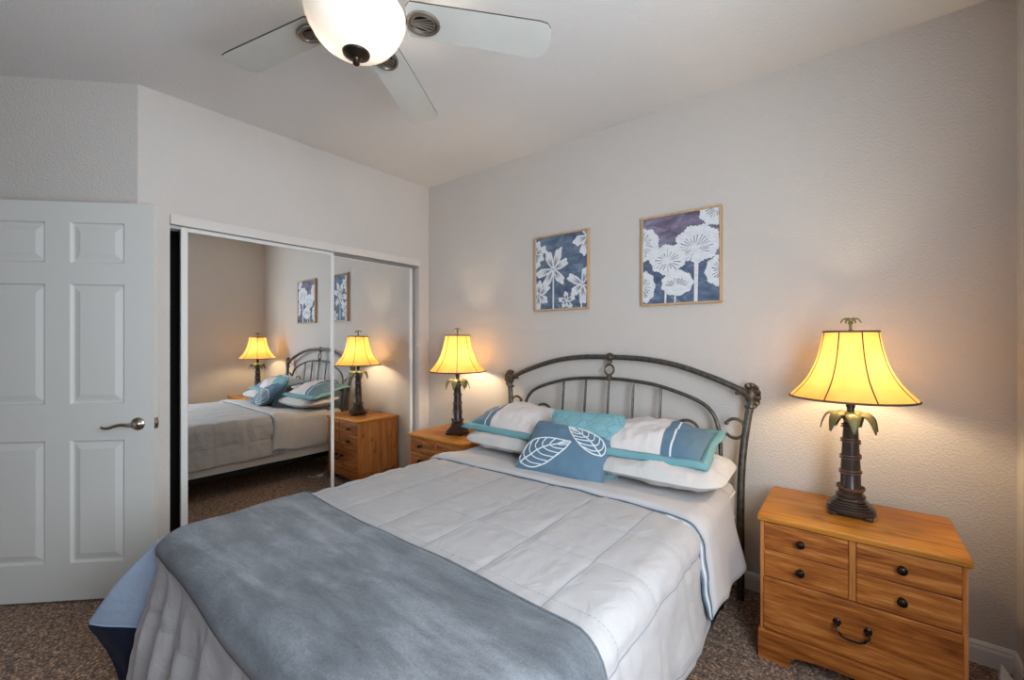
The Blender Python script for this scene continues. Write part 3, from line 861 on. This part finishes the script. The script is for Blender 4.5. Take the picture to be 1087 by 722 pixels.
def comforter():
    r = .062
    b = BM(); uvl = b.loops.layers.uv.new('cloth')
    s0, s1 = -(HW - r) - .395, (HW - r) + .40
    t0, t1 = (YFT + r) - .585, 1.80
    U0, V0 = 1.91 - BX, 1.228
    def fn(u, v):
        s = s0 + (s1 - s0) * u; t = t0 + (t1 - t0) * v
        a = max(0, abs(s) - (HW - r)); bb = max(0, (YFT + r) - t)
        wv = .020 if bb > a else .010
        p = drape(s, t, .014, r, flare=.16 if bb > a else .05, wave=wv, wk=34 if bb > a else 13, right_flare=.11 if a >= bb else None)
        us, vs = s - U0, t - V0
        fx = abs(math.sin(PI * us / CELL)); fy = abs(math.sin(PI * vs / CELL))
        puff = .0045 * (min(1, fx * 2.6) ** .6) * (min(1, fy * 2.6) ** .6) - .002
        ruck = .0035 * noise.noise(Vector((us * 30, vs * 9, 2))) * (1 if fx < .5 else .4) + .003 * noise.noise(Vector((us * 8 + vs * 6, vs * 18, 7)))
        if a == 0 and bb == 0: p.z += puff + ruck
        else:
            L = math.hypot(a, bb); th = min(PI / 2, L / r)
            p += Vector((math.sin(th) * (1 if s > 0 else -1) * a / L, -math.sin(th) * bb / L, math.cos(th))) * (puff + ruck * 1.6)
        return (p, (us, vs))
    grid(b, 176, 200, fn, uvl=uvl)
    bmesh.ops.recalc_face_normals(b, faces=b.faces[:])
    o = obj('comforter', b, 'comforter')
    md = o.modifiers.new('thickness', 'SOLIDIFY'); md.thickness = .008; md.offset = -1
    tag(o, 'pale quilted comforter with a square stitched grid, spread over the bed', 'comforter')
    # dark hem along the right edge
    h = BM()
    def hem(q):
        t = .5 + 1.25 * q
        return drape(s1 + .004, t, .014, r, flare=.16, wave=.006, wk=13, right_flare=.11)
    tube(h, [hem(k / 60) - Vector((.004, 0, .002)) for k in range(61)], .0055, 6)
    obj('hem', h, 'navy', o)
    # turned-back top edge
    f = BM(); fu = f.loops.layers.uv.new('cloth')
    a0, a1 = -(HW - r) - .385, (HW - r) + .385
    def front(s): return 1.735 + .018 * math.sin(s * 3.0 + .6) - .03 * max(0, abs(s) - .62) / .2
    def ff(u, v):
        s = a0 + (a1 - .035 * (1 - v) - a0) * u
        yf = front(min(max(s, -HW), HW)); t = yf + (2.235 - yf) * v
        roll = min(1, v * (2.235 - yf) / .022)
        off = .016 + .019 * math.sin(roll * PI / 2)
        qq = min(1, max(0, (v - .12) / .35)); off -= .022 * qq * qq * (3 - 2 * qq)
        if v > .95: off -= .004 * (v - .95) / .05
        p = drape(s, t, off, r, flare=.05, wave=.007, wk=17, ph=1.0, wob=.007, skew=.26 * (1 - v) + .10 * v if s > 0 else .10, right_flare=.22)
        p.z += .004 * noise.noise(Vector((s * 7, t * 16, 4)))
        return (p, (s, t))
    grid(f, 120, 44, ff, uvl=fu)
    bmesh.ops.recalc_face_normals(f, faces=f.faces[:])
    fo = obj('turned_back_edge', f, 'flap', o); fo['label'] = 'plain turned-back top of the comforter'
    md = fo.modifiers.new('thickness', 'SOLIDIFY'); md.thickness = .006; md.offset = -1
    pz = BM()
    P = [ff(k / 90, 0)[0] for k in range(91)]
    tube(pz, [p - Vector((0, .003, 0)) for p in P], .0036, 6)
    obj('piping', pz, 'greytrim', fo)
    # blue leaf-patterned border showing under the turned edge at the right side
    g = BM()
    ks = [k / 22 for k in range(23)]
    def bd(u, v):
        uu = .80 + .20 * u
        p, _ = ff(uu, 0)
        wd = .070 * math.sin(PI * min(1, u * .93 + .02)) ** .7
        return (p + Vector((.002 - .006 * v + .002 * math.sin(u * 30), -wd * v, .002 - .012 * v * (1 - u))), (u, v))
    grid(g, 24, 5, bd, mi=lambda u, v: 1 if (v < .22 or v > .82) else (2 if .42 < v < .58 else 0))
    bmesh.ops.recalc_face_normals(g, faces=g.faces[:])
    go = obj('leaf_border', g, ['bluegrey', 'greytrim', 'stitch'], fo); go['label'] = 'blue leaf-patterned border'
    md = go.modifiers.new('thickness', 'SOLIDIFY'); md.thickness = .004; md.offset = 0
    # flared corner at the foot, pale blue above navy
    c = BM()
    P0 = Vector((1.085, .415, .612)); P1 = Vector((.905, .245, .315)); P2 = Vector((.955, .325, .085)); P3 = Vector((1.075, .395, .085)); P3m = Vector((1.08, .405, .36))
    def cf(u, v):
        # u from the hidden side near the foot face (0) to the outer ridge (1), v downwards
        inner = P0.lerp(P3, v); 
        q = min(1, v / .62)
        outer = P0.lerp(P1, q) + Vector((-.012, -.012, .0)) * math.sin(q * PI) if v <= .62 else P1.lerp(P2, (v - .62) / .38) + Vector((.012, .012, 0)) * math.sin((v - .62) / .38 * PI)
        p = inner.lerp(outer, u)
        p += Vector((.55, -.8, .1)) * (.010 * math.sin(u * 7 + v * 5) * min(1, v * 3) * (1 - u * .5) * u)
        return (p, (u, v))
    def cm(u, v): return 1 if v > .60 else 0
    V = grid(c, 20, 30, cf, mi=cm)
    P4 = Vector((1.055, .60, .30)); 
    def cb_(u, v):
        inner = Vector((1.075, .50, .61)).lerp(Vector((1.045, .60, .27)), v)
        q = min(1, v / .62)
        outer = P0.lerp(P1, q) + Vector((-.012, -.012, .0)) * math.sin(q * PI) if v <= .62 else P1.lerp(P2, (v - .62) / .38) + Vector((.012, .012, 0)) * math.sin((v - .62) / .38 * PI)
        p = outer.lerp(inner, u) + Vector((-.03, .012, 0)) * math.sin(u * PI) * v
        return (p, (u, v))
    grid(c, 14, 30, cb_, mi=lambda u, v: 1 if v > .60 else 0)
    bmesh.ops.remove_doubles(c, verts=c.verts[:], dist=1e-4)
    bmesh.ops.recalc_face_normals(c, faces=c.faces[:])
    co = obj('corner_flare', c, ['bluelight', 'navy'], o); co['label'] = 'light blue corner with a navy border'
    md = co.modifiers.new('thickness', 'SOLIDIFY'); md.thickness = .006; md.offset = 0
    tb = BM(); tube(tb, [cf(k / 21, .60)[0] + Vector((.004, -.006, 0)) for k in range(21)], .003, 6); obj('piping', tb, 'bluegrey', co)
comforter()

def throw():
    r = .066
    b = BM()
    s0, s1 = -(HW - r) - .20, (HW - r) + .52
    def fn(u, v):
        s = s0 + (s1 - s0) * u
        head = .945 - .050 * (s + .77) / 1.54 + .010 * math.sin(s * 4) - .06 * max(0, (s - .72)) 
        foot = (YFT + r) - .132 - .012 * math.sin(s * 5 + 1) + .06 * max(0, -s - .55)
        # rounded corner at the closet side
        cut = max(0, (-(HW - r) - .10) - s) / .10
        head -= .07 * min(1, cut) ** 2
        t = foot + (head - foot) * v
        edge = min(min(v * (head - foot), (1 - v) * (head - foot)) / .02, min(u, 1 - u) * (s1 - s0) / .02, 1)
        off = .024 + .010 * math.sin(edge * PI / 2)
        p = drape(s, t, off, r, flare=.10, wave=.006, wk=11, ph=2, wob=.009, right_flare=.12)
        p.z += .006 * noise.noise(Vector((s * 2.4, t * 9, 4)))
        return (p, (s, t))
    grid(b, 110, 60, fn)
    bmesh.ops.recalc_face_normals(b, faces=b.faces[:])
    o = obj('throw_blanket', b, 'fleece')
    md = o.modifiers.new('thickness', 'SOLIDIFY'); md.thickness = .010; md.offset = -1
    tag(o, 'grey plush throw blanket lying across the foot of the bed', 'blanket')
    h = BM(); tube(h, [fn(k / 80, .988)[0] + Vector((0, 0, .002)) for k in range(81)], .004, 6); obj('hem', h, 'fleece', o)
throw()

# ------------------------------------------------------------------ pillows
def cushion(b, w, h, th, nu=30, nv=26, p=2.6, q=.62, seed=0, wr=.006, mi=None, pinch=.05, flat=0.0, rnd=.05):
    """two-sided pillow in local x (width), y (height), z (thickness); welded edge"""
    def side(sgn):
        def fn(u, v):
            x, y = u * 2 - 1, v * 2 - 1
            # pull the sides in so that the corners stand out
            xx = x * (1 - pinch * (1 - y * y) - rnd * abs(y) ** 7); yy = y * (1 - pinch * (1 - x * x) - rnd * abs(x) ** 7)
            hgt = max(0, (1 - abs(x) ** p)) ** q * max(0, (1 - abs(y) ** p)) ** q
            n_ = noise.noise(Vector((x * 2.2 + seed, y * 2.2, sgn * 3 + seed))) * wr * 1.3 + noise.noise(Vector((x * 6 + seed, y * 6, sgn * 5))) * wr * .7
            z = sgn * (th / 2 * hgt) + n_ * min(1, hgt * 2.5)
            if flat and z < 0: z *= (1 - flat)
            return (Vector((xx * w / 2, yy * h / 2, z)), (x, y))
        return fn
    grid(b, nu, nv, side(1), mi=mi); grid(b, nu, nv, side(-1), mi=mi)
    bmesh.ops.remove_doubles(b, verts=b.verts[:], dist=1e-5)
    bmesh.ops.recalc_face_normals(b, faces=b.faces[:])

def top_z(x, y, w, h, th, p=2.6, q=.62, seed=0, wr=.006, pinch=.05, rnd=.05):
    """surface point of the front side at normalised x, y"""
    xx = x * (1 - pinch * (1 - y * y) - rnd * abs(y) ** 7); yy = y * (1 - pinch * (1 - x * x) - rnd * abs(x) ** 7)
    hgt = max(0, (1 - abs(x) ** p)) ** q * max(0, (1 - abs(y) ** p)) ** q
    n_ = noise.noise(Vector((x * 2.2 + seed, y * 2.2, 3 + seed))) * wr * 1.3 + noise.noise(Vector((x * 6 + seed, y * 6, 5))) * wr * .7
    return Vector((xx * w / 2, yy * h / 2, th / 2 * hgt + n_ * min(1, hgt * 2.5)))

def pose(o, c, tilt, yaw, roll=0):
    o.matrix_world = Matrix.Translation(c) @ Matrix.Rotation(math.radians(yaw), 4, 'Z') @ Matrix.Rotation(math.radians(tilt), 4, 'X') @ Matrix.Rotation(math.radians(roll), 4, 'Z')

def pose_axes(o, c, ax, ay):
    x = Vector(ax).normalized(); z = x.cross(Vector(ay)).normalized(); y = z.cross(x)
    m = Matrix((x, y, z)).transposed().to_4x4(); m.translation = Vector(c)
    o.matrix_world = m

def edge_pts(w, h, pinch, n=20, k=1.0, rnd=.05):
    P = []
    for i in range(4 * n):
        s, q = divmod(i, n); t = q / n * 2 - 1
        x, y = ((t, -1), (1, t), (-t, 1), (-1, -t))[s]
        P.append(Vector((x * (1 - pinch * (1 - y * y) - rnd * abs(y) ** 7) * w / 2 * k, y * (1 - pinch * (1 - x * x) - rnd * abs(x) ** 7) * h / 2 * k, 0)))
    return P

def white_pillow(c, yaw, tilt, label, seed):
    b = BM(); cushion(b, .66, .48, .145, seed=seed, wr=.015, pinch=.0, p=3.0, q=.58, flat=.25, rnd=.14)
    o = obj('pillow', b, 'sheet'); pose(o, c, tilt, yaw)
    tag(o, label, 'pillow', 'white sleeping pillows')
    return o
white_pillow((2.29, 2.180, .708), 1, 3, 'plain white pillow under the sham nearer the front nightstand', 1.0)
white_pillow((1.375, 2.20, .708), -1, 3, 'plain white pillow under the sham nearer the closet', 4.0)

def sham(c, yaw, tilt, sx, label, seed, roll=0):
    w, h, th = .52, .40, .19
    b = BM()
    def mi(u, v):
        x = (u - .5) * 2 * sx
        if x > .955: return 1
        if .48 < x < .515: return 2
        return 1 if x > .30 else 0
    cushion(b, w, h, th, nu=60, nv=26, seed=seed, wr=.012, mi=mi, pinch=.02, p=2.4, q=.6, flat=.75, rnd=0)
    o = obj('pillow_sham', b, ['shamwhite', 'steel', 'stitch']); pose(o, c, tilt, yaw, roll)
    tag(o, label, 'pillow', 'blue and teal pillow shams')
    f = BM()
    E = edge_pts(w, h, .02, 24, rnd=0)
    k = len(E)
    rings = []
    for d, zz in ((-.006, .0), (.02, .004), (.045, -.004)):
        R = []
        for i, p in enumerate(E):
            n_ = Vector((p.x / (w / 2), p.y / (h / 2), 0)); m_ = max(abs(n_.x), abs(n_.y))
            dirv = Vector((n_.x if abs(n_.x) > .985 else n_.x ** 9, n_.y if abs(n_.y) > .97 else n_.y ** 9, 0))
            if dirv.length > 1.2: pass
            R.append(f.verts.new(p + dirv * d + Vector((0, 0, zz + (d > 0) * .010 * noise.noise(Vector((p.x * 12, p.y * 12, seed))) - (.012 if (p.y < 0 and d > .03) else 0)))))
        rings.append(R)
    for A, B_ in zip(rings, rings[1:]):
        for i in range(k): f.faces.new((A[i], A[(i + 1) % k], B_[(i + 1) % k], B_[i]))
    bmesh.ops.recalc_face_normals(f, faces=f.faces[:])
    fo = obj('flange', f, 'tealtrim', o); fo['label'] = 'teal flange'
    md = fo.modifiers.new('thickness', 'SOLIDIFY'); md.thickness = .006; md.offset = 0
    return o
sham((2.242, 2.25, .812), 3, 9, 1, 'cream sham with a steel blue band and teal flange, nearer the front nightstand', 2.0)
sham((1.315, 2.255, .812), -3, 9, -1, 'cream sham with a steel blue band and teal flange, nearer the closet', 6.0)

# teal quilted cushion behind, steel blue leaf cushion in front
b = BM(); cushion(b, .43, .36, .12, seed=3, wr=.007, pinch=.05)
o = obj('throw_pillow', b, 'teal'); pose_axes(o, (1.905, 2.068, .775), (.38, .06, 0), (-.01, .13, .24))
tag(o, 'teal quilted throw pillow behind the leaf cushion', 'throw pillow')
e = BM(); tube(e, edge_pts(.43, .36, .05), .0055, 6, closed=True); obj('piping', e, 'tealtrim', o)

w_, h_, t_ = .485, .34, .14
b = BM(); cushion(b, w_, h_, t_, seed=9, wr=.007, pinch=.05, nu=36, nv=30)
o = obj('throw_pillow', b, 'steel'); pose_axes(o, (1.864, 1.965, .744), (.455, .07, -.038), (-.035, .22, .183))
tag(o, 'steel blue throw pillow with two white outlined leaves', 'throw pillow')
e = BM(); tube(e, edge_pts(w_, h_, .05), .005, 6, closed=True); obj('piping', e, 'steel', o)
def leaf_motif(base, tip, width, bend):
    m = BM()
    Bv, Tv = Vector((base[0], base[1], 0)), Vector((tip[0], tip[1], 0))
    ax = Tv - Bv; nr = Vector((-ax.y, ax.x, 0)).normalized()
    def mid(t): return Bv + ax * t + nr * bend * math.sin(PI * t)
    def hw(t): return width * (math.sin(PI * min(1, t ** .72)) ** .85) * (1 if t < .995 else 0)
    def S(p): return top_z(p.x, p.y, w_, h_, t_, seed=9, wr=.007) + Vector((0, 0, .0015))
    def stroke(P, r=.0036): tube(m, [S(p) for p in P], r, 6)
    ts = [k / 24 for k in range(25)]
    stroke([mid(t) + nr * hw(t) for t in ts]); stroke([mid(t) - nr * hw(t) for t in ts])
    stroke([mid(t) for t in [k / 24 * .97 for k in range(25)]])
    for t in (.12, .25, .38, .51, .64, .77):
        for s in (-1, 1):
            t2 = min(.97, t + .17); q = mid(t2) + nr * s * hw(t2) * .97; p = mid(t)
            stroke([p.lerp(q, k / 8) - ax * .05 * math.sin(PI * k / 8) for k in range(9)], .003)
    x = obj('leaf_motif', m, 'stitch', o); x['label'] = 'white outlined leaf'
leaf_motif((-.90, -.84), (.14, .10), .46, .10)
leaf_motif((.86, -.02), (-.10, .80), .30, -.06)

# ------------------------------------------------------------------ wall art
def frame_bm(w, h):
    b = BM(); t, d = .012, .028
    for x0, x1, z0, z1 in ((-w / 2, w / 2, h / 2 - t, h / 2), (-w / 2, w / 2, -h / 2, -h / 2 + t), (-w / 2, -w / 2 + t, -h / 2 + t, h / 2 - t), (w / 2 - t, w / 2, -h / 2 + t, h / 2 - t)):
        box(b, x0, x1, -d, 0, z0, z1, .0015)
    return b
LAY = [0]
def blob(b, pts, y, mi, clip):
    """filled polygon on the canvas, clipped to the canvas rectangle"""
    W, H = clip
    def cl(P, f, inter):
        out = []
        for i in range(len(P)):
            a, c = P[i - 1], P[i]
            if f(c):
                if not f(a): out.append(inter(a, c))
                out.append(c)
            elif f(a): out.append(inter(a, c))
        return out
    P = list(pts)
    for k, lim, s in ((0, W, 1), (0, -W, -1), (1, H, 1), (1, -H, -1)):
        f = lambda p: s * p[k] <= s * lim
        def it(a, c):
            q = (lim - a[k]) / (c[k] - a[k]); return (a[0] + (c[0] - a[0]) * q, a[1] + (c[1] - a[1]) * q)
        P = cl(P, f, it)
        if len(P) < 3: return
    LAY[0] += 1; y -= LAY[0] * 1.2e-5
    vs = [b.verts.new((x, y, z)) for x, z in P]
    f = b.faces.new(vs); f.material_index = mi
    f.normal_update()
    if f.normal.y > 0: f.normal_flip()
def rot2(p, a, c): return (c[0] + p[0] * math.cos(a) - p[1] * math.sin(a), c[1] + p[0] * math.sin(a) + p[1] * math.cos(a))
def canvas_bm(w, h):
    b = BM(); box(b, -w / 2 + .011, w / 2 - .011, -.018, -.002, -h / 2 + .011, h / 2 - .011)
    return b
PW, PH = .46, .545
CW, CH = PW / 2 - .012, PH / 2 - .012
# first canvas: white petalled flowers
t = thing('framed_canvas', 'framed canvas of white five-petalled flowers on slate blue', 'wall art', (1.442, YB, 1.826), 0, 'framed flower canvases')
obj('frame', frame_bm(PW - .014, PH), 'oak', t, False)
b = canvas_bm(PW - .014, PH)
def petal(c, a, L, wd, lay):
    P = []
    for k in range(28):
        q = k / 28 * 2 * PI
        r = 1 + .07 * math.sin(5 * q + a * 3)
        x = L * (.52 - .48 * math.cos(q)) * r; y = wd * math.sin(q) * (.55 + .45 * (x / L)) * r
        P.append(rot2((x, y), a, c))
    blob(b, P, -.0186 - lay * .0004, 1, (CW - .007, CH))
    for s in (-.35, 0.05, .4):
        Q = []
        for k in range(10):
            u = k / 9; Q.append((L * (.12 + .5 * u), s * wd * (u ** .7) + .0025 * math.sin(PI * u)))
        for k in range(9, -1, -1):
            u = k / 9; Q.append((L * (.12 + .5 * u), s * wd * (u ** .7) - .0025 * math.sin(PI * u) - .0003))
        blob(b, [rot2(p, a, c) for p in Q], -.0196 - lay * .0004, 2, (CW - .007, CH))
def px(u, v): return ((u - .5) * 2 * (CW - .007), (.5 - v) * 2 * CH)   # canvas fraction from the top left
def flower(c, angs, L, wd):
    for i, a in enumerate(angs): petal(c, math.radians(a), L * (1 + .12 * math.sin(i * 2.3)), wd, i % 3)
def stem(c, z1, wd, dx=0):
    blob(b, [(c[0] - wd, c[1]), (c[0] + wd, c[1]), (c[0] + dx + wd, z1), (c[0] + dx - wd, z1)], -.0184, 1, (CW - .007, CH))
f0 = px(.35, .46); stem(f0, -CH, .006); flower(f0, (112, 68, 24, 190, 238, 310), .150, .036)
f1 = px(.05, .80); flower(f1, (85, 35, -35, -95, 160), .105, .034)
f2 = px(.92, .70); stem(f2, -CH, .005, -.012); flower(f2, (75, 150, 215, 270, 320), .125, .036)
f3 = px(.62, .90); stem(f3, -CH, .003); flower(f3, (100, 170, 230, 20, 305), .065, .022)
f4 = px(1.02, .08); flower(f4, (195, 250, 110, 300), .12, .040)
f5 = px(-.03, .22); flower(f5, (70, 20, -30, -75), .10, .036)
obj('canvas', b, ['art_blue', 'petal', 'petaldark'], t, False)
# second canvas: round seed heads
t = thing('framed_canvas', 'framed canvas of white round seed heads on plum and blue', 'wall art', (2.262, YB, 1.823), 0, 'framed flower canvases')
obj('frame', frame_bm(PW, PH), 'oak', t, False)
b = canvas_bm(PW, PH)
def px2(u, v): return ((u - .5) * 2 * CW, (.5 - v) * 2 * CH)
def head(c, rx, rz, lay, sd, hub=(0, .1), spread=(20, 160), n_=15):
    P = []
    for k in range(72):
        q = 2 * PI * k / 72; r = 1 + .055 * math.sin(9 * q + sd) + .05 * noise.noise(Vector((math.cos(q) * 4, math.sin(q) * 4, sd))) + (.035 if k % 2 else -.03)
        P.append((c[0] + rx * r * math.cos(q), c[1] + rz * r * math.sin(q)))
    blob(b, P, -.0186 - lay * .0006, 1, (CW, CH))
    h = (c[0] + hub[0] * rx, c[1] - hub[1] * rz)
    rnd = random.Random(sd)
    for k in range(n_):
        a = math.radians(spread[0] + (spread[1] - spread[0]) * k / (n_ - 1)) + rnd.uniform(-.05, .05)
        l0, l1 = rnd.uniform(.18, .32), rnd.uniform(.58, .80); wd = rnd.uniform(.0012, .0030)
        Q = [(rx * l0 * math.cos(a), rz * l0 * math.sin(a)), (rx * l1 * math.cos(a), rz * l1 * math.sin(a))]
        d = math.atan2(Q[1][1] - Q[0][1], Q[1][0] - Q[0][0]); nx_, nz_ = -math.sin(d) * wd, math.cos(d) * wd
        blob(b, [(h[0] + Q[0][0] - nx_ * .4, h[1] + Q[0][1] - nz_ * .4), (h[0] + Q[1][0] - nx_, h[1] + Q[1][1] - nz_), (h[0] + Q[1][0] + nx_, h[1] + Q[1][1] + nz_), (h[0] + Q[0][0] + nx_ * .4, h[1] + Q[0][1] + nz_ * .4)], -.0189 - lay * .0006, 2, (CW, CH))
def stem2(u, v0, u1, wd):
    a, c = px2(u, v0), px2(u1, 1.0)
    blob(b, [(a[0] - wd, a[1]), (a[0] + wd, a[1]), (c[0] + wd * .8, c[1]), (c[0] - wd * .8, c[1])], -.0184, 1, (CW, CH))
stem2(.72, .5, .71, .012); stem2(.33, .6, .31, .007); stem2(.45, .85, .44, .005)
head(px2(.73, .36), .125, .108, 1, 3, (-.1, .25), (-20, 250), 20)
head(px2(.34, .50), .105, .088, 2, 5, (.02, .1), (-190, 150), 18)
head(px2(.47, .78), .092, .074, 3, 8, (0, .25), (10, 170), 13)
head(px2(.03, .30), .085, .10, 1, 11, (-.2, 0), (-70, 80), 12)
head(px2(.95, .02), .085, .085, 1, 14, (.1, -.2), (200, 300), 8)
head(px2(1.0, .68), .075, .085, 1, 17, (.2, 0), (110, 250), 9)
head(px2(.02, .80), .065, .095, 1, 20, (-.2, 0), (-70, 70), 9)
obj('canvas', b, ['art_purple', 'petal', 'plumdark'], t, False)

# ------------------------------------------------------------------ small things on the floor
b = BM(); tube(b, spline([(2.70, 2.575, .16), (2.735, 2.57, .18), (2.76, 2.55, .14), (2.755, 2.54, .05), (2.735, 2.53, .008), (2.70, 2.50, .006)], 8), .0045, 6)
o = obj('power_cord', b, 'blackcord'); tag(o, 'black power cord dropping between the bed and the front nightstand', 'cord')
b = BM(); tube(b, spline([(.97, 2.50, .006), (1.00, 2.30, .006), (1.06, 2.20, .006), (1.02, 2.12, .006), (.98, 2.08, .006), (1.01, 2.03, .006), (1.06, 2.02, .006)], 8), .004, 6)
lathe(b, [(0, .004), (.03, .004), (.032, .012), (.025, .018), (0, .019)], 18, c=(.985, 2.10))
o = obj('power_cord', b, 'whitecord'); tag(o, 'white cord lying on the carpet beside the closet-side nightstand', 'cord')
b = BM()
pts = [(3.50, 2.46, 0), (3.56, 2.50, 0), (3.545, 2.545, .055), (3.51, 2.50, .0), (3.525, 2.53, .035)]
vs = [b.verts.new(p) for p in ((3.505, 2.475, .002), (3.562, 2.492, .002), (3.548, 2.535, .004), (3.52, 2.53, .060), (3.512, 2.545, .004))]
for q in ((0, 1, 3), (1, 2, 3), (2, 4, 3), (4, 0, 3)): b.faces.new([vs[i] for i in q])
o = obj('paper_scrap', b, 'paper', None, False)
md = o.modifiers.new('thickness', 'SOLIDIFY'); md.thickness = .0015
tag(o, 'folded white paper scrap standing on the carpet in the corner', 'paper')
